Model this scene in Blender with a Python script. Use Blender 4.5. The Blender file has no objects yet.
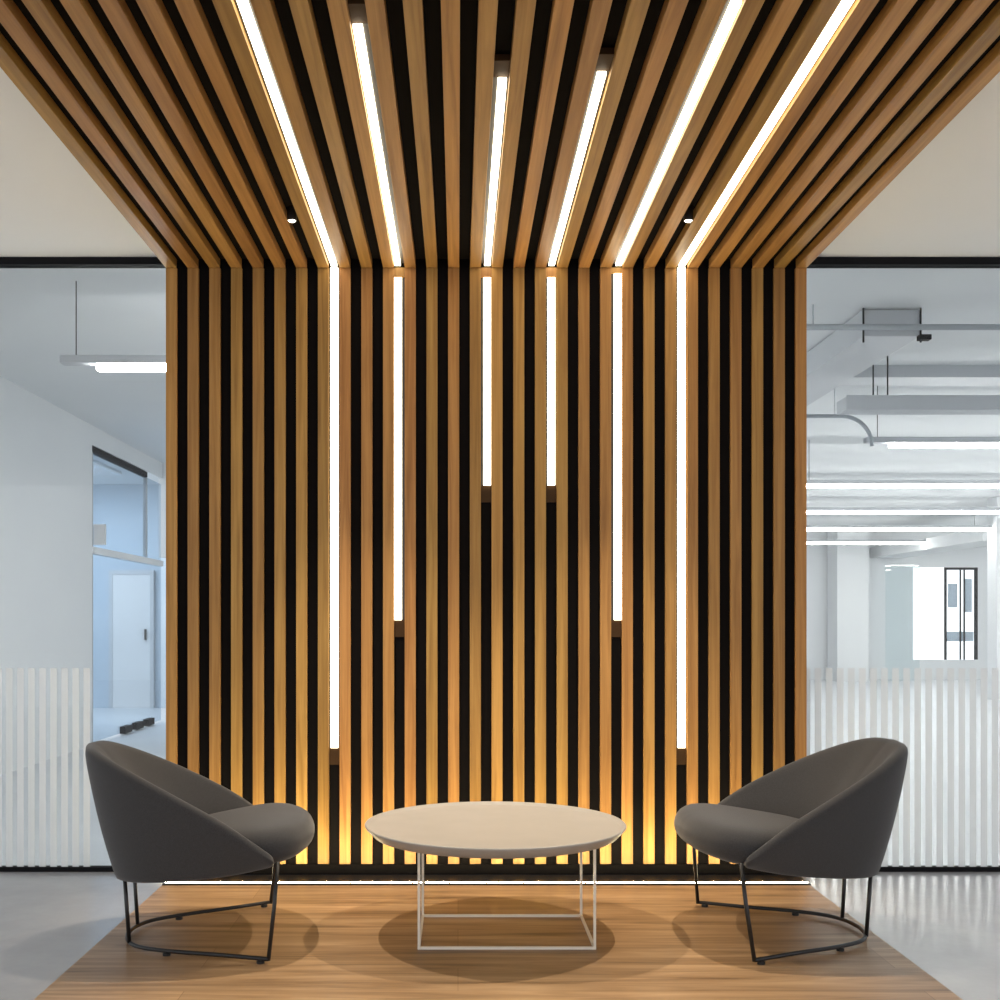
import bpy, bmesh, math, random
from mathutils import Vector, Matrix
random.seed(7)
C = bpy.context.scene.collection
S = bpy.context.scene
PI = math.pi

# ------------------------------------------------------------------ materials
def mat(name, col=(.8, .8, .8), rough=.5, metal=0.0, spec=.5):
    m = bpy.data.materials.new(name); m.use_nodes = True
    b = m.node_tree.nodes['Principled BSDF']
    b.inputs['Base Color'].default_value = (*col, 1)
    b.inputs['Roughness'].default_value = rough
    b.inputs['Metallic'].default_value = metal
    b.inputs['Specular IOR Level'].default_value = spec
    return m

def emit(name, col, strength):
    m = bpy.data.materials.new(name); m.use_nodes = True
    nt = m.node_tree; nt.nodes.clear()
    o = nt.nodes.new('ShaderNodeOutputMaterial'); e = nt.nodes.new('ShaderNodeEmission')
    e.inputs['Color'].default_value = (*col, 1); e.inputs['Strength'].default_value = strength
    nt.links.new(e.outputs[0], o.inputs['Surface'])
    return m

def wood(name, scale, cols, rough=.45, vary=True, bump=.05):
    """long-grain wood; scale stretches the noise along the board"""
    m = mat(name, rough=rough, spec=.3); nt = m.node_tree; N = nt.nodes; L = nt.links
    b = N['Principled BSDF']
    tc = N.new('ShaderNodeTexCoord'); oi = N.new('ShaderNodeObjectInfo')
    mul = N.new('ShaderNodeVectorMath'); mul.operation = 'MULTIPLY'; mul.inputs[1].default_value = scale
    off = N.new('ShaderNodeMath'); off.operation = 'MULTIPLY'; off.inputs[1].default_value = 57.0
    L.new(oi.outputs['Random'], off.inputs[0])
    add = N.new('ShaderNodeVectorMath'); add.operation = 'ADD'
    L.new(tc.outputs['Object'], mul.inputs[0]); L.new(mul.outputs[0], add.inputs[0]); L.new(off.outputs[0], add.inputs[1])
    n = N.new('ShaderNodeTexNoise'); n.inputs['Scale'].default_value = 1.0; n.inputs['Detail'].default_value = 6
    n.inputs['Roughness'].default_value = .6; n.inputs['Distortion'].default_value = .6
    L.new(add.outputs[0], n.inputs['Vector'])
    r = N.new('ShaderNodeValToRGB'); e = r.color_ramp.elements
    e[0].position = .3; e[0].color = (*cols[0], 1); e[1].position = .7; e[1].color = (*cols[2], 1)
    k = e.new(.5); k.color = (*cols[1], 1)
    L.new(n.outputs['Fac'], r.inputs['Fac'])
    h = N.new('ShaderNodeHueSaturation')
    L.new(r.outputs['Color'], h.inputs['Color'])
    if vary:
        mr = N.new('ShaderNodeMapRange'); mr.inputs['To Min'].default_value = .84; mr.inputs['To Max'].default_value = 1.14
        L.new(oi.outputs['Random'], mr.inputs['Value']); L.new(mr.outputs[0], h.inputs['Value'])
        f2 = N.new('ShaderNodeMath'); f2.operation = 'FRACT'
        m2 = N.new('ShaderNodeMath'); m2.operation = 'MULTIPLY'; m2.inputs[1].default_value = 13.7
        L.new(oi.outputs['Random'], m2.inputs[0]); L.new(m2.outputs[0], f2.inputs[0])
        mr2 = N.new('ShaderNodeMapRange'); mr2.inputs['To Min'].default_value = .49; mr2.inputs['To Max'].default_value = .507
        L.new(f2.outputs[0], mr2.inputs['Value']); L.new(mr2.outputs[0], h.inputs['Hue'])
    L.new(h.outputs['Color'], b.inputs['Base Color'])
    bp = N.new('ShaderNodeBump'); bp.inputs['Strength'].default_value = bump; bp.inputs['Distance'].default_value = .002
    L.new(n.outputs['Fac'], bp.inputs['Height']); L.new(bp.outputs[0], b.inputs['Normal'])
    return m

def fabric(name, col):
    m = mat(name, col, rough=.9, spec=.2); nt = m.node_tree; N = nt.nodes; L = nt.links; b = N['Principled BSDF']
    tc = N.new('ShaderNodeTexCoord'); n = N.new('ShaderNodeTexNoise'); n.inputs['Scale'].default_value = 420
    n.inputs['Detail'].default_value = 3
    L.new(tc.outputs['Object'], n.inputs['Vector'])
    r = N.new('ShaderNodeValToRGB'); e = r.color_ramp.elements
    e[0].position = .3; e[0].color = (*[c * .75 for c in col], 1); e[1].position = .7; e[1].color = (*[c * 1.3 for c in col], 1)
    L.new(n.outputs['Fac'], r.inputs['Fac']); L.new(r.outputs['Color'], b.inputs['Base Color'])
    bp = N.new('ShaderNodeBump'); bp.inputs['Strength'].default_value = .25; bp.inputs['Distance'].default_value = .001
    L.new(n.outputs['Fac'], bp.inputs['Height']); L.new(bp.outputs[0], b.inputs['Normal'])
    b.inputs['Sheen Weight'].default_value = .25; b.inputs['Sheen Roughness'].default_value = .5
    return m

def mottled(name, c1, c2, rough, scale=3.0, spec=.5):
    m = mat(name, c1, rough=rough, spec=spec); nt = m.node_tree; N = nt.nodes; L = nt.links; b = N['Principled BSDF']
    tc = N.new('ShaderNodeTexCoord'); n = N.new('ShaderNodeTexNoise'); n.inputs['Scale'].default_value = scale
    n.inputs['Detail'].default_value = 8; n.inputs['Roughness'].default_value = .65
    L.new(tc.outputs['Object'], n.inputs['Vector'])
    r = N.new('ShaderNodeValToRGB'); e = r.color_ramp.elements
    e[0].position = .35; e[0].color = (*c1, 1); e[1].position = .65; e[1].color = (*c2, 1)
    L.new(n.outputs['Fac'], r.inputs['Fac']); L.new(r.outputs['Color'], b.inputs['Base Color'])
    return m

def glass(name, tint):
    m = bpy.data.materials.new(name); m.use_nodes = True; nt = m.node_tree; N = nt.nodes; L = nt.links; N.clear()
    o = N.new('ShaderNodeOutputMaterial'); t = N.new('ShaderNodeBsdfTransparent'); g = N.new('ShaderNodeBsdfGlossy')
    t.inputs['Color'].default_value = (*tint, 1); g.inputs['Roughness'].default_value = .02
    lw = N.new('ShaderNodeLayerWeight'); lw.inputs['Blend'].default_value = .5
    pw = N.new('ShaderNodeMath'); pw.operation = 'POWER'; pw.inputs[1].default_value = 4.5
    f = N.new('ShaderNodeMath'); f.operation = 'MULTIPLY_ADD'; f.inputs[1].default_value = .5; f.inputs[2].default_value = .03
    L.new(lw.outputs['Facing'], pw.inputs[0]); L.new(pw.outputs[0], f.inputs[0])
    mx = N.new('ShaderNodeMixShader')
    L.new(f.outputs[0], mx.inputs[0]); L.new(t.outputs[0], mx.inputs[1]); L.new(g.outputs[0], mx.inputs[2]); L.new(mx.outputs[0], o.inputs['Surface'])
    return m

def film(name, col, opacity):
    m = bpy.data.materials.new(name); m.use_nodes = True; nt = m.node_tree; N = nt.nodes; L = nt.links; N.clear()
    o = N.new('ShaderNodeOutputMaterial'); t = N.new('ShaderNodeBsdfTransparent')
    d = N.new('ShaderNodeBsdfDiffuse'); d.inputs['Color'].default_value = (*col, 1)
    tl = N.new('ShaderNodeBsdfTranslucent'); tl.inputs['Color'].default_value = (*col, 1)
    m1 = N.new('ShaderNodeMixShader'); m1.inputs[0].default_value = .5
    m2 = N.new('ShaderNodeMixShader'); m2.inputs[0].default_value = opacity
    L.new(d.outputs[0], m1.inputs[1]); L.new(tl.outputs[0], m1.inputs[2])
    L.new(t.outputs[0], m2.inputs[1]); L.new(m1.outputs[0], m2.inputs[2]); L.new(m2.outputs[0], o.inputs['Surface'])
    return m

def plank_floor(name):
    m = mat(name, rough=.42, spec=.35); nt = m.node_tree; N = nt.nodes; L = nt.links; b = N['Principled BSDF']
    tc = N.new('ShaderNodeTexCoord')
    br = N.new('ShaderNodeTexBrick'); br.offset = .37; br.inputs['Scale'].default_value = 1
    br.inputs['Brick Width'].default_value = 2.4; br.inputs['Row Height'].default_value = .24
    br.inputs['Mortar Size'].default_value = .0012; br.inputs['Mortar Smooth'].default_value = .3
    br.inputs['Color1'].default_value = (.78, .78, .78, 1); br.inputs['Color2'].default_value = (1.05, 1.05, 1.05, 1)
    br.inputs['Mortar'].default_value = (.5, .45, .4, 1)
    L.new(tc.outputs['Object'], br.inputs['Vector'])
    mp = N.new('ShaderNodeMapping'); mp.inputs['Scale'].default_value = (1.3, 17, 1)
    L.new(tc.outputs['Object'], mp.inputs['Vector'])
    n = N.new('ShaderNodeTexNoise'); n.inputs['Scale'].default_value = 1; n.inputs['Detail'].default_value = 7
    n.inputs['Roughness'].default_value = .6; n.inputs['Distortion'].default_value = .8
    L.new(mp.outputs[0], n.inputs['Vector'])
    r = N.new('ShaderNodeValToRGB'); e = r.color_ramp.elements
    e[0].position = .28; e[0].color = (.185, .105, .050, 1); e[1].position = .72; e[1].color = (.60, .40, .225, 1)
    k = e.new(.5); k.color = (.42, .26, .135, 1)
    L.new(n.outputs['Fac'], r.inputs['Fac'])
    mx = N.new('ShaderNodeMix'); mx.data_type = 'RGBA'; mx.blend_type = 'MULTIPLY'; mx.inputs[0].default_value = 1
    L.new(r.outputs['Color'], mx.inputs[6]); L.new(br.outputs['Color'], mx.inputs[7])
    L.new(mx.outputs[2], b.inputs['Base Color'])
    bp = N.new('ShaderNodeBump'); bp.inputs['Strength'].default_value = .06; bp.inputs['Distance'].default_value = .002
    L.new(n.outputs['Fac'], bp.inputs['Height']); L.new(bp.outputs[0], b.inputs['Normal'])
    return m

WOODC = ((.285, .140, .036), (.40, .208, .056), (.50, .275, .080))
M = dict(
    slat_v=wood('oak_upright', (38, 38, 1.3), WOODC),
    slat_h=wood('oak_overhead', (38, 1.3, 38), WOODC),
    planks=plank_floor('oak_planks'),
    black=mat('black_felt', (.006, .005, .005), .95, spec=.1),
    blackmetal=mat('black_metal', (.012, .012, .013), .38, spec=.5),
    blackrail=mat('black_rail', (.006, .006, .008), .7, spec=.15),
    fabric=fabric('charcoal_fabric', (.050, .049, .051)),
    cream=mottled('cream_lacquer', (.39, .37, .34), (.42, .395, .365), .42, 5),
    creammetal=mat('cream_metal', (.86, .80, .69), .4),
    concrete=mottled('polished_concrete', (.36, .365, .39), (.43, .435, .455), .22, 2.2, .5),
    white=mottled('white_paint', (.76, .76, .77), (.79, .79, .79), .7, 1.5, .2),
    ceilw=mottled('ceiling_paint', (.85, .865, .875), (.87, .88, .89), .8, 1.2, .2),
    officew=mottled('office_paint', (.76, .78, .80), (.79, .81, .82), .75, 1.2, .2),
    officef=mottled('office_floor', (.62, .64, .67), (.68, .70, .72), .35, 1.4, .4),
    bluew=mottled('blue_grey_paint', (.46, .56, .66), (.52, .61, .70), .6, 2, .3),
    greymetal=mat('galvanised_steel', (.42, .45, .48), .45, .4),
    lightmetal=mat('light_grey_metal', (.55, .57, .60), .5),
    glass=glass('clear_glass', (.965, .98, .985)),
    blueglass=glass('blue_glass', (.80, .87, .93)), paleglass=glass('pale_glass', (.94, .97, .975)),
    film=film('frosted_film', (.97, .98, .985), .72),
    led=emit('warm_led', (1.0, .87, .64), 8.5),
    ledfloor=emit('amber_led', (1.0, .84, .50), 140.0),
    lamp=emit('spot_lens', (1.0, .88, .68), 12.0),
    tail=mat('glow_catch_brown', (.055, .028, .011), .6, spec=.15),  # brown for the added plates that imitate the light lines' fading ends
    tube=emit('office_tube', (1.0, .985, .94), 35.0),
    windowglow=emit('daylight_pane', (.92, .97, 1.0), 2.0),
)

# ------------------------------------------------------------------ helpers
def add_box(bm, x0, x1, y0, y1, z0, z1):
    vs = [bm.verts.new((x, y, z)) for z in (z0, z1) for y in (y0, y1) for x in (x0, x1)]
    for f in ((0, 2, 3, 1), (4, 5, 7, 6), (0, 1, 5, 4), (2, 6, 7, 3), (0, 4, 6, 2), (1, 3, 7, 5)):
        bm.faces.new([vs[i] for i in f])

def add_tube(bm, pts, r, n=10, closed=False):
    pts = [Vector(p) for p in pts]; rings = []; k = len(pts)
    up = None
    for i, p in enumerate(pts):
        if closed: t = pts[(i + 1) % k] - pts[i - 1]
        elif i == 0: t = pts[1] - p
        elif i == k - 1: t = p - pts[-2]
        else: t = (pts[i + 1] - p).normalized() + (p - pts[i - 1]).normalized()
        t.normalize()
        if up is None:
            up = Vector((0, 0, 1)) if abs(t.z) < .9 else Vector((1, 0, 0))
        a = t.cross(up).normalized(); b = a.cross(t).normalized(); up = b
        rings.append([bm.verts.new(p + r * (math.cos(2 * PI * j / n) * a + math.sin(2 * PI * j / n) * b)) for j in range(n)])
    m = k if closed else k - 1
    for i in range(m):
        A, B = rings[i], rings[(i + 1) % k]
        for j in range(n):
            bm.faces.new((A[j], A[(j + 1) % n], B[(j + 1) % n], B[j]))
    if not closed:
        bm.faces.new(rings[0][::-1]); bm.faces.new(rings[-1])

def add_lathe(bm, prof, cx=0, cy=0, n=96):
    rings = []
    for r, z in prof:
        if r < 1e-6: rings.append([bm.verts.new((cx, cy, z))])
        else: rings.append([bm.verts.new((cx + r * math.cos(2 * PI * j / n), cy + r * math.sin(2 * PI * j / n), z)) for j in range(n)])
    for A, B in zip(rings, rings[1:]):
        for j in range(n):
            a = [A[j % len(A)], A[(j + 1) % n % len(A)], B[(j + 1) % n % len(B)], B[j % len(B)]]
            u = []
            for v in a:
                if v not in u: u.append(v)
            if len(u) > 2: bm.faces.new(u)

def obj(name, bm, m, parent=None, bevel=0, smooth=False, subsurf=0):
    if bevel:
        bmesh.ops.bevel(bm, geom=list(bm.edges), offset=bevel, segments=2, affect='EDGES', profile=.6)
    bmesh.ops.recalc_face_normals(bm, faces=bm.faces)
    me = bpy.data.meshes.new(name); bm.to_mesh(me); bm.free()
    me.materials.append(m)
    if smooth:
        for p in me.polygons: p.use_smooth = True
    o = bpy.data.objects.new(name, me); C.objects.link(o)
    if parent is not None: o.parent = parent
    if subsurf:
        s = o.modifiers.new('subdivision', 'SUBSURF'); s.levels = subsurf; s.render_levels = subsurf
    return o

def boxes(name, lst, m, parent=None, bevel=0):
    bm = bmesh.new()
    for b in lst: add_box(bm, *b)
    return obj(name, bm, m, parent, bevel)

def tubes(name, lst, r, m, parent=None, n=10):
    bm = bmesh.new()
    for p in lst: add_tube(bm, p, r, n)
    return obj(name, bm, m, parent, smooth=True)

def tag(o, label, cat, group=None, kind=None):
    o['label'] = label; o['category'] = cat
    if group: o['group'] = group
    if kind: o['kind'] = kind
    return o

def thing(name, label, cat, loc=(0, 0, 0), rz=0, group=None, kind=None):
    o = bpy.data.objects.new(name, None); C.objects.link(o)
    o.empty_display_size = .1
    o.location = loc; o.rotation_euler = (0, 0, rz)
    return tag(o, label, cat, group, kind)

def dup(root, loc, rz=None, label=None):
    r = root.copy(); C.objects.link(r); r.location = loc
    if rz is not None: r.rotation_euler = (0, 0, rz)
    if label: r['label'] = label
    for ch in list(root.children):
        c = ch.copy(); C.objects.link(c); c.parent = r
        for g in list(ch.children):
            d = g.copy(); C.objects.link(d); d.parent = c
    return r

def spline(ctrl, s):
    """Catmull-Rom through evenly spaced control points, s in 0..1"""
    n = len(ctrl) - 1; f = min(max(s, 0), 1) * n; i = min(int(f), n - 1); t = f - i
    P = [Vector(ctrl[min(max(j, 0), n)]) for j in (i - 1, i, i + 1, i + 2)]
    if i == 0: P[0] = 2 * P[1] - P[2]
    if i == n - 1: P[3] = 2 * P[2] - P[1]
    return .5 * ((2 * P[1]) + (P[2] - P[0]) * t + (2 * P[0] - 5 * P[1] + 4 * P[2] - P[3]) * t * t + (-P[0] + 3 * P[1] - 3 * P[2] + P[3]) * t ** 3)

# ------------------------------------------------------------------ measurements (metres, eye at 0,0,1.2 looking along +Y)
YW = 5.26                       # front of the upright slats
K = YW / 1110
ZS = 1.2 + 354 * K              # underside of the overhead slats
SX0 = (165.8 - 458) * K         # left edge of the first slat
PITCH = 21.72 * K; SW = 11.0 * K; ST = .041
NS = 30; STW = .017
XL, XR = SX0, SX0 + PITCH * (NS - 1) + SW
def gapx(i): return SX0 + PITCH * i + SW + (PITCH - SW) / 2
YC0 = -0.6                      # where the overhead slats end, behind the camera
ZC = 2.95                       # white lobby ceiling
YG = 5.35                       # glass partition

# ------------------------------------------------------------------ lobby shell
tag(boxes('floor', [(-7, 9, -5, 5.40, -.1, 0)], M['concrete']), 'grey polished concrete floor around the wooden strip', 'floor', kind='structure')
tag(boxes('floor_wood', [(-1.345, 1.60, -2.5, 5.045, 0, .003)], M['planks']), 'warm oak plank floor strip in front of the slatted wall', 'floor', kind='structure')
tag(boxes('ceiling', [(-7, XL, -3.5, YG + .06, ZC, ZC + .1), (XR, 9, -3.5, YG + .06, ZC, ZC + .1)], M['ceilw']), 'plain white lobby ceiling either side of the slats', 'ceiling', kind='structure')

# ------------------------------------------------------------------ slatted wall
w = thing('slat_wall', 'tall feature wall of upright oak slats over black backing', 'slatted wall', (0, YW, 0))
ZB = 1.2 - 242 * K
bm = bmesh.new(); add_box(bm, 0, SW, 0, STW, ZB, ZS)
s0 = obj('slat', bm, M['slat_v'], w, bevel=.0015)
s0.location.x = SX0
for i in range(1, NS):
    c = s0.copy(); C.objects.link(c); c.parent = w; c.location.x = SX0 + PITCH * i
boxes('backing_panel', [(XL + .004, XR - .004, STW + .001, ST + .13, .0, ZC)], M['black'], w)
boxes('plinth', [(XL, XR, .008, STW, 0, ZB - .004)], M['black'], w)

# ------------------------------------------------------------------ slatted ceiling
c_ = thing('slat_ceiling', 'suspended ceiling of oak slats running towards the viewer', 'slatted ceiling', (0, YW, ZS))
bm = bmesh.new(); add_box(bm, 0, SW, YC0 - YW, 0, .0005, ST)
s1 = obj('slat', bm, M['slat_h'], c_, bevel=.0015)
s1.location.x = SX0
for i in range(1, NS):
    c = s1.copy(); C.objects.link(c); c.parent = c_; c.location.x = SX0 + PITCH * i
boxes('backing_panel', [(XL, XR, YC0 - YW, -.002, ST + .001, ZC + .1 - ZS)], M['black'], c_)

# ------------------------------------------------------------------ light lines
LW = 7.4 * K
def wall_line(i, ztop, zbot, label):
    x = gapx(i)
    t = thing('linear_light', label, 'light', (x, YW, ztop), 0, 'upright light lines between the wall slats')
    h = ztop - zbot; g_ = (PITCH - SW) / 2 - .0005; tail = 17 * K
    boxes('housing', [(-g_, g_, .0125, STW - .0005, -h, 0)], M['blackmetal'], t)
    e_ = {10: -1.4, 14: .9, 20: 1.4}.get(i, 0) * K
    boxes('diffuser', [(e_ - LW / 2, e_ + LW / 2, .002, .012, -h, -.001)], M['led'], t, .0008)
    boxes('glow_catch_plate', [(-g_, g_, .0115, STW - .0005, -h - tail, -h - .001)], M['tail'], t)  # added plate below the lit end, catches a fading glow
    if ztop < ZS - .02: boxes('end_cap', [(-g_, g_, .004, STW - .0005, .001, ZS - ztop + .004)], M['slat_v'], t)
def ceil_line(i, yfar, ynear, label):
    x = gapx(i)
    t = thing('linear_light', label, 'light', (x, yfar, ZS), 0, 'overhead light lines between the ceiling slats')
    l = yfar - ynear; g_ = (PITCH - SW) / 2 - .0005
    boxes('housing', [(-g_, g_, -l, 0, .0185, ST - .002)], M['blackmetal'], t)
    e_ = {10: -1.4, 14: .9, 20: 1.4}.get(i, 0) * K
    boxes('diffuser', [(e_ - LW / 2 + .004, e_ + LW / 2 - .004, -l, -.001, .006, .018)], M['led'], t, .0008)
    boxes('glow_catch_plate', [(-g_, g_, -l - .10, -l - .001, .0185, ST - .002)], M['tail'], t)  # added plate past the overhead line's end, for the same fading glow
zy = lambda y: 1.2 - (y - 622) * K
yz = lambda y: 1110 * (ZS - 1.2) / (622 - y)
wall_line(7, ZS + .004, zy(748), 'long upright light line on the left, ending near the grey chair')
wall_line(10, zy(277), zy(620), 'mid-length upright light line, second from the left on the wall')
wall_line(14, zy(277), zy(485), 'short upright light line, left one of the central pair')
wall_line(17, zy(277), zy(485), 'short upright light line, right one of the central pair')
wall_line(20, zy(273), zy(620), 'mid-length upright light line, second from the right on the wall')
wall_line(23, ZS + .004, zy(748), 'long upright light line on the right, ending near the grey chair')
ceil_line(7, YW + .001, 1.6, 'leftmost overhead light line, running out of the picture top')
ceil_line(10, YW - .012, yz(30), 'second overhead light line from the left, ending just below the picture top')
ceil_line(14, YW - .012, yz(83), 'third overhead light line from the left, shortest and nearly vertical')
ceil_line(17, YW - .012, yz(77), 'fourth overhead light line from the left, short and leaning right')
ceil_line(20, YW - .012, yz(5), 'fifth overhead light line from the left, reaching the picture top')
ceil_line(23, YW + .001, 1.6, 'rightmost overhead light line, running out of the picture top')

# floor light in front of the plinth
t = thing('floor_light_strip', 'glowing white light strip let into the floor along the slatted wall', 'light', (0, 5.085, 0))
boxes('housing', [(-1.345, 1.605, -.036, -.014, 0, .008), (-1.345, 1.605, .014, .16, 0, .006), (-1.345, 1.605, -.014, .014, 0, .002)], M['blackmetal'], t)
bm = bmesh.new()
nseg = 52; seg = 2.95 / nseg
for i in range(nseg): add_box(bm, -1.345 + seg * i + .004, -1.345 + seg * (i + 1) - .004, -.011, .011, .0025, .007)
obj('diffuser', bm, M['ledfloor'], t)

# downlights between the slats
def downlight(x, y, label, lean):
    t = thing('downlight', label, 'light', (x, y, ZS), 0, 'small round downlights in the slatted ceiling')
    bm = bmesh.new(); add_lathe(bm, [(0, .05), (.020, .05), (.020, -.012), (.016, -.012), (.016, -.004), (0, -.004)], n=32)
    obj('housing', bm, M['blackmetal'], t, smooth=False)
    bm = bmesh.new(); add_lathe(bm, [(0, -.0045), (.0155, -.0045), (.0155, -.011), (.010, -.015), (0, -.017)], n=32)
    obj('lens', bm, M['lamp'], t, smooth=True)
    l = bpy.data.lights.new('beam', 'SPOT'); l.energy = 185; l.color = (1, .86, .68)
    l.spot_size = math.radians(64); l.spot_blend = .6; l.shadow_soft_size = .015
    o = bpy.data.objects.new('beam', l); C.objects.link(o); o.parent = t; o.location = (0, 0, -.03); o.rotation_euler = (-math.radians(3), math.radians(lean), 0)
    return t
downlight(gapx(6), 4.61, 'small glowing downlight left of the leftmost overhead light line', -9)
downlight(gapx(22), 4.61, 'small glowing downlight left of the rightmost overhead light line', 9)

# ------------------------------------------------------------------ coffee table
TX, TY, TR, TZ = .144, 4.31, .505, .423
tb = thing('coffee_table', 'round cream coffee table with a tray top on a thin wire frame', 'table', (TX, TY, .003))
bm = bmesh.new()
zt = TZ - .003
add_lathe(bm, [(0, zt - .012), (TR - .03, zt - .012), (TR - .022, zt - .010), (TR - .010, zt - .002), (TR - .006, zt), (TR - .002, zt - .001),
               (TR, zt - .004), (TR - .003, zt - .010), (TR - .032, zt - .040), (TR - .036, zt - .042), (0, zt - .042)], n=128)
o = obj('tabletop', bm, M['cream'], tb, smooth=True)
fx0, fx1, fy0, fy1 = -.143 - TX, .50 - TX, 4.061 - TY, 4.508 - TY
q = .0048; zl = zt - .041
for x in (fx0, fx1):
    for y in (fy0, fy1):
        boxes('leg', [(x - q, x + q, y - q, y + q, 2 * q, zl)], M['creammetal'], tb, .001)
boxes('base_frame', [(fx0 - q, fx1 + q, fy0 - q, fy0 + q, 0, 2 * q), (fx0 - q, fx1 + q, fy1 - q, fy1 + q, 0, 2 * q),
                     (fx0 - q, fx0 + q, fy0 + q, fy1 - q, 0, 2 * q), (fx1 - q, fx1 + q, fy0 + q, fy1 - q, 0, 2 * q)], M['creammetal'], tb)

# ------------------------------------------------------------------ lounge chair (faces local +X)
RIM = [(-.425, 0, .738), (-.39, .165, .728), (-.275, .285, .675), (-.10, .36, .588), (.10, .395, .480), (.285, .380, .360)]
BOT = [(-.30, 0, .246), (-.29, .13, .249), (-.20, .235, .258), (-.05, .295, .272), (.12, .33, .292), (.285, .355, .325)]
INN = [(-.11, 0, .40), (-.10, .1, .40), (-.04, .19, .40), (.05, .26, .405), (.16, .305, .41), (.275, .325, .375)]
def make_chair(label):
    t = thing('lounge_chair', label, 'chair', (0, 0, 0), 0, 'charcoal tub chairs facing the table')
    n = 28; bm = bmesh.new(); prof = []
    for k in range(-n, n + 1):
        s = abs(k) / n; sg = -1 if k < 0 else 1
        R, B, I = (spline(c, s) for c in (RIM, BOT, INN))
        inn = (I - R); inn.z = 0; inn.normalize()
        th = .060 if s < .8 else .060 - .025 * (s - .8) / .2
        mid = B.lerp(R, .5) - inn * .012
        pts = [B + inn * .05 + Vector((0, 0, .002)), B + inn * .006, B - inn * .001 + Vector((0, 0, .007)), B.lerp(R, .25) - inn * .008, mid, B.lerp(R, .8) - inn * .008,
               R - Vector((0, 0, .012)), R + inn * .010 + Vector((0, 0, .004)), R + inn * .5 * th + Vector((0, 0, .006)), R + inn * th * .9 - Vector((0, 0, .006)),
               (R + inn * th).lerp(I, .12) - Vector((0, 0, .01)), (R + inn * th).lerp(I, .5) - inn * .012, I, I - Vector((0, 0, .06))]
        prof.append([bm.verts.new((p.x, p.y * sg, p.z)) for p in pts])
    m = len(prof)
    for a, b in zip(prof, prof[1:]):
        for j in range(len(a) - 1): bm.faces.new((a[j], a[j + 1], b[j + 1], b[j]))
    for k in range(n):                                   # underside and the hidden floor of the tub
        a, b, c, d = prof[k], prof[k + 1], prof[m - 2 - k], prof[m - 1 - k]
        for j in (0, -1):
            f = [a[j], b[j], c[j], d[j]] if b[j] is not c[j] else [a[j], b[j], d[j]]
            bm.faces.new(f)
    front0, front1 = prof[0], prof[-1]
    for j in range(len(front0) - 1): pass
    bm.faces.new(front0); bm.faces.new(front1[::-1])
    bm.faces.new((front0[0], front0[-1], front1[-1], front1[0]))
    obj('shell', bm, M['fabric'], t, smooth=True, subsurf=1)
    # cushion
    half = [(-.15, 0), (-.135, .11), (-.07, .21), (.04, .285), (.16, .335), (.27, .352), (.35, .31), (.402, .215), (.43, .11), (.437, 0)]
    out = []
    K2 = 36
    for k in range(K2 * 2):
        s = k / K2
        p = spline([(a, b, 0) for a, b in half], s if s <= 1 else 2 - s)
        out.append(Vector((p.x, p.y if s <= 1 else -p.y, 0)))
    cen = Vector((.14, 0, 0))
    bm = bmesh.new(); rings = []
    for d, h in ((.20, .022), (.08, .022), (.032, .030), (.008, .052), (0, .078), (.004, .106), (.020, .134), (.050, .151), (.10, .160), (.18, .163)):
        ring = []
        for p in out:
            v = cen - p; L = v.length; v.normalize()
            q_ = p + v * min(d, L * .85)
            ring.append(bm.verts.new((q_.x, q_.y, .272 + .10 * q_.x + h)))
        rings.append(ring)
    nn = len(out)
    for a, b in zip(rings, rings[1:]):
        for j in range(nn): bm.faces.new((a[j], a[(j + 1) % nn], b[(j + 1) % nn], b[j]))
    for ring, z in ((rings[0], .022), (rings[-1], .164)):
        cv = bm.verts.new((cen.x, 0, .272 + .014 + z))
        for j in range(nn): bm.faces.new((ring[j], ring[(j + 1) % nn], cv))
    obj('seat_cushion', bm, M['fabric'], t, smooth=True, subsurf=1)
    # wire base
    half = [(.262, .402, 0), (.17, .360, 0), (.07, .315, 0), (-.03, .276, 0), (-.12, .235, 0), (-.205, .178, 0), (-.253, .095, 0), (-.268, 0, 0)]
    path = [spline(half, k / 24) for k in range(25)]
    zr = .016; r = .0075
    full = [(p.x, p.y, zr) for p in path] + [(p.x, -p.y, zr) for p in path[-2::-1]]
    tubes('base_ring', [full], r, M['blackmetal'], t)
    for sg in (1, -1):
        tubes('leg', [[(.295, sg * .352, .345), (.283, sg * .372, .20), (.262, sg * .402, zr - r * .6)]], r, M['blackmetal'], t)
        tubes('leg', [[(-.262, sg * .125, .262), (-.246, sg * .120, zr)]], r, M['blackmetal'], t)
        for (u, v) in ((.235, .391), (-.10, .245)):
            bm = bmesh.new(); add_lathe(bm, [(0, 0), (.014, 0), (.014, .008), (.009, .012), (0, .012)], u, sg * v, 20)
            obj('foot', bm, M['blackmetal'], t)
    return t
ch = make_chair('charcoal tub chair on the right, facing left towards the coffee table')
ch.location = (1.285, 4.285, .003); ch.rotation_euler = (0, 0, PI + .03)
dup(ch, (-.986, 4.244, .003), math.radians(9), 'charcoal tub chair on the left, facing right towards the coffee table')

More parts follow.
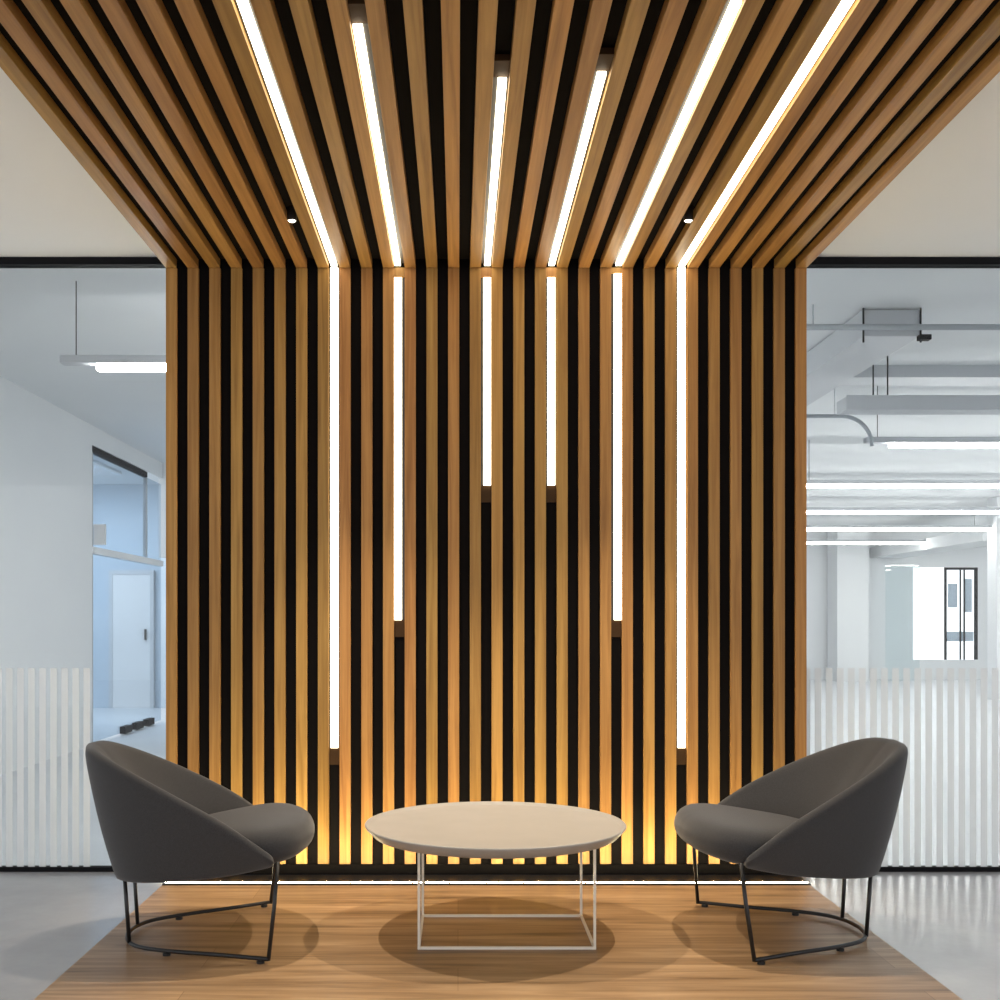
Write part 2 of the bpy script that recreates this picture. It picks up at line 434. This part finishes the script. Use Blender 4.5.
# ------------------------------------------------------------------ glass partitions
def partition(x0, x1, name, label, xs=None):
    t = thing(name, label, 'window', (0, YG, 0), 0, None, 'structure')
    boxes('pane', [(x0, x1, -.005, .005, .022, ZC - .036)], M['glass'], t)
    boxes('head_rail', [(x0, x1, -.03, .03, ZC - .036, ZC)], M['blackrail'], t)
    boxes('base_rail', [(x0, x1, -.02, .02, 0, .022)], M['blackrail'], t)
    bm = bmesh.new(); p = 11.05 * YG / 1110; x = x0 + .01
    while x < (x1 - .05 if xs is None else xs):
        add_box(bm, x, x + p * .6, -.0065, -.0055, .022, 1.2 - 46 * YG / 1110); x += p
    obj('frosted_stripes', bm, M['film'], t)
    return t
partition(-6.5, XL - .002, 'window_1', 'clear glass partition with frosted stripes, left of the slatted wall', (86 - 458) * YG / 1110)
partition(XR + .002, 8.5, 'window_2', 'clear glass partition with frosted stripes, right of the slatted wall')

# ------------------------------------------------------------------ office behind the glass
ZO = 3.12
XS = -3.57
tag(boxes('floor_office', [(-9, 14, 5.40, 26, -.1, 0)], M['officef']), 'pale office floor seen through the glass', 'floor', kind='structure')
tag(boxes('ceiling_office', [(-9, 14, YG + .06, 26, ZO, ZO + .1)], M['officew']), 'white office ceiling behind the glass', 'ceiling', kind='structure')
tag(boxes('trim_1', [(-7, 9, YG + .06, YG + .16, ZC, ZO)], M['officew']), 'white bulkhead above the glass partitions', 'trim', kind='structure')
tag(boxes('wall_left', [(XS - .1, XS, YG + .1, 10.83, 0, ZO), (XS - .1, XS, 10.83, 13.4, 2.93, ZO)], M['officew']), 'plain white office side wall behind the left glass', 'wall', kind='structure')
tag(boxes('wall_back', [(-9, 9.43, 23, 23.1, 0, ZO), (9.43, 10.77, 23, 23.1, 0, .42), (9.43, 10.77, 23, 23.1, 2.33, ZO), (10.77, 14, 23, 23.1, 0, ZO)], M['officew']), 'far white office wall holding the bright window', 'wall', kind='structure')
tag(boxes('wall_right', [(13.9, 14, 5.5, 23, 0, ZO)], M['officew']), 'white office wall at the far right', 'wall', kind='structure')
tag(boxes('wall_behind', [(XL + .01, XR - .01, YW + .192, YW + .28, 0, ZO)], M['officew']), 'office face of the slatted wall', 'wall', kind='structure')

# glazed side room on the left
g = thing('window_3', 'blue-grey glazed side room front with dark top rail behind the left glass', 'window', (XS, 10.83, 0), 0, None, 'structure')
boxes('pane', [(-.02, -.01, .03, 2.55, .02, 2.86)], M['blueglass'], g)
boxes('top_rail', [(-.05, 0, 0, 1.93, 2.86, 2.92)], M['blackrail'], g)
boxes('transom', [(-.06, .02, 0, 2.55, 1.87, 1.935)], M['officew'], g)
boxes('post', [(-.04, 0, -.0, .03, 0, 2.86)], M['greymetal'], g)
boxes('post', [(-.04, 0, 1.90, 1.93, 1.95, 2.86)], M['greymetal'], g)
for k, yy in enumerate((.98, 1.42, 1.86)):
    boxes('floor_clamp', [(-.03, .03, yy, yy + .26, .01, .085)], M['blackrail'], g)
tag(boxes('wall_room_back', [(-9, XS - .1, 15.5, 15.6, 0, ZO)], M['bluew']), 'blue-grey wall at the back of the glazed side room', 'wall', kind='structure')
tag(boxes('wall_corridor', [(XS - .05, -2.6, 13.42, 13.5, 1.98, ZO)], M['officew']), 'white wall panel beside the glazed side room', 'wall', kind='structure')
d = thing('door_1', 'bright white panel door at the back of the glazed side room', 'door', (-4.55, 15.45, 0), 0, None, 'structure')
boxes('leaf', [(-.25, .27, -.02, .02, 0, 1.86)], M['white'], d)
boxes('frame', [(-.30, -.25, -.03, .04, 0, 1.92), (.27, .32, -.03, .04, 0, 1.92), (-.25, .27, -.03, .04, 1.86, 1.92)], M['lightmetal'], d)
boxes('handle', [(.20, .22, -.07, -.02, .95, 1.10)], M['blackrail'], d)
tag(boxes('wall_sign', [(-.07, .07, -.02, .02, -.1, .1)], M['white']), 'small square white box on the glazed side room', 'sign').location = (XS + .03, 10.93, 2.06)
l = bpy.data.lights.new('room_fill', 'AREA'); l.energy = 90; l.size = 1.2; l.color = (.9, .95, 1)  # added area light, brightens the side room behind the glass
sl = thing('added_room_light', 'square ceiling lamp added to brighten the glazed side room', 'light', (-4.9, 13.6, ZO - .03))
boxes('frame', [(-.6, .6, -.6, .6, 0, .03)], M['white'], sl)
o = bpy.data.objects.new('room_fill', l); C.objects.link(o); o.parent = sl; o.location = (0, 0, -.01)

# window in the far wall
wn = thing('window_4', 'bright far window with thin dark frame and city view', 'window', (9.43, 23, 0), 0, None, 'structure')
boxes('pane', [(0, 1.34, .06, .065, .42, 2.33)], M['windowglow'], wn)
boxes('frame', [(.66, .70, .0, .05, .42, 2.33), (.98, 1.00, .0, .05, .42, 2.33), (1.06, 1.08, .0, .05, .42, 2.33), (1.28, 1.34, .0, .05, .42, 2.33), (.66, 1.34, .0, .05, 2.28, 2.33)], M['blackrail'], wn)
boxes('view_tower', [(.74, .94, .045, .058, 1.5, 2.0), (1.10, 1.24, .045, .058, 1.4, 2.1), (.72, 1.27, .045, .058, .8, 1.0)], M['bluew'], wn)

tag(boxes('column_near', [(8.25, 8.95, 17, 17.3, 0, ZO)], M['officew']), 'white square office column at the right edge', 'column', kind='structure')
tag(boxes('column_far', [(7.62, 8.25, 22.3, 22.9, 0, ZO)], M['officew']), 'white office column far behind the right glass', 'column', kind='structure')
tag(boxes('trim_2', [(8.5, 9.2, 18, 22.9, 2.52, 2.72)], M['officew']), 'white ceiling bulkhead running back above the far window', 'trim', kind='structure')
tag(boxes('partition_screen', [(8.72, 9.40, 22.6, 22.65, 0, 2.36)], M['paleglass']), 'pale blue glass screen left of the far window', 'screen', kind='structure')

# linear pendants
ZP = 2.65
def pendant(x0, x1, y, label, wires):
    t = thing('pendant_light', label, 'light', (x0, y, ZP), 0, 'long pendant lights in the office')
    L_ = x1 - x0
    boxes('body', [(0, L_, -.04, .04, .0, .045)], M['lightmetal'], t, .004)
    boxes('diffuser', [(.2, L_ - .02, -.03, .03, -.036, -.001)], M['tube'], t, .008)
    for wx in wires: tubes('suspension_wire', [[(wx, 0, .05), (wx, 0, ZO - ZP)]], .003, M['blackrail'], t, 6)
pendant(-2.23, 1.2, 6.25, 'white pendant light hanging behind the left glass', (.08, 3.0))
pendant(3.30, 9.5, 9.0, 'nearest lit pendant light behind the right glass', (.1, 2.8))
pendant(3.2, 12, 11.7, 'second pendant light back behind the right glass', (.5, 4))
pendant(3.6, 12, 14.5, 'third pendant light back behind the right glass', (.5, 4))
pendant(4.4, 12, 17.2, 'fourth pendant light back behind the right glass', (.5, 4))
pendant(5.4, 12, 20.2, 'farthest pendant light behind the right glass', (.5, 4))
pendant(-2.0, 2, 9.0, 'unseen pendant light behind the slatted wall, added for its light', (.5, 4))  # wholly out of view, kept for the light it gives the office

# duct, pipes and dark fixture
t = thing('ceiling_duct', 'pale sheet metal duct running back under the office ceiling', 'duct', (2.48, 6.8, 2.95))
boxes('duct_body', [(0, .35, 0, 12, 0, ZO - 2.95 - .005)], M['lightmetal'], t, .004)
for x in (.0, .35): tubes('hanger', [[(x, -.01, -.04), (x, -.01, ZO - 2.95)]], .006, M['blackrail'], t, 6)
boxes('bracket', [(.33, .40, -.05, .0, -.03, .0)], M['blackrail'], t)
t = thing('sprinkler_pipe', 'thin grey pipe crossing below the office ceiling duct', 'pipe', (1.8, 6.72, 2.985))
tubes('pipe_run', [[(0, 0, 0), (2, 0, 0), (5, 0, 0)]], .018, M['greymetal'], t)
for x in (.35, 3.2, 4.6): tubes('hanger', [[(x, 0, .015), (x, 0, ZO - 2.985)]], .004, M['greymetal'], t, 6)
tag(boxes('trim_3', [(2.9, 13.9, 8.3, 8.6, 3.03, ZO)], M['lightmetal']), 'grey ceiling beam across the office behind the right glass', 'beam', kind='structure')
t = thing('cable_tray', 'grey cable tray hung on two wires behind the right glass', 'cable tray', (2.66, 7.7, 2.655))
boxes('tray', [(0, 6, -.1, .1, 0, .09), (0, 6, -.1, -.09, .09, .1)], M['lightmetal'], t, .003)
for x in (.22, .32): tubes('suspension_wire', [[(x, 0, .08), (x, 0, ZO - 2.655)]], .005, M['blackrail'], t, 6)
t = thing('conduit', 'grey conduit bending down to the nearest lit pendant on the right', 'pipe', (2.4, 8.9, 2.85))
arc = [(.68 + .24 * math.sin(a_), 0, -.24 + .24 * math.cos(a_)) for a_ in [PI / 2 * k / 10 for k in range(11)]]
tubes('conduit_run', [[(0, 0, 0), (.4, 0, 0)] + arc], .016, M['greymetal'], t)
for x in (.1, .62): tubes('hanger', [[(x, 0, .012), (x, 0, ZO - 2.85)]], .003, M['lightmetal'], t, 6)

# ------------------------------------------------------------------ light, camera, view
wd = bpy.data.worlds.new('world'); S.world = wd; wd.use_nodes = True
bg = wd.node_tree.nodes['Background']; bg.inputs['Color'].default_value = (.97, .985, 1.0, 1); bg.inputs['Strength'].default_value = 1.45

cam = bpy.data.cameras.new('camera'); co = bpy.data.objects.new('camera', cam); C.objects.link(co)
co.location = (0, 0, 1.2); co.rotation_euler = (PI / 2, 0, 0)
cam.sensor_width = 36; cam.lens = 1.110 * 36; cam.shift_x = .042; cam.shift_y = .122
cam.clip_start = .05; cam.clip_end = 200
S.camera = co
S.view_settings.view_transform = 'Standard'; S.view_settings.look = 'None'
S.view_settings.exposure = 0; S.view_settings.gamma = 1; S.view_settings.use_curve_mapping = False
S.cycles.use_denoising = True
S.cycles.max_bounces = 10; S.cycles.transparent_max_bounces = 16
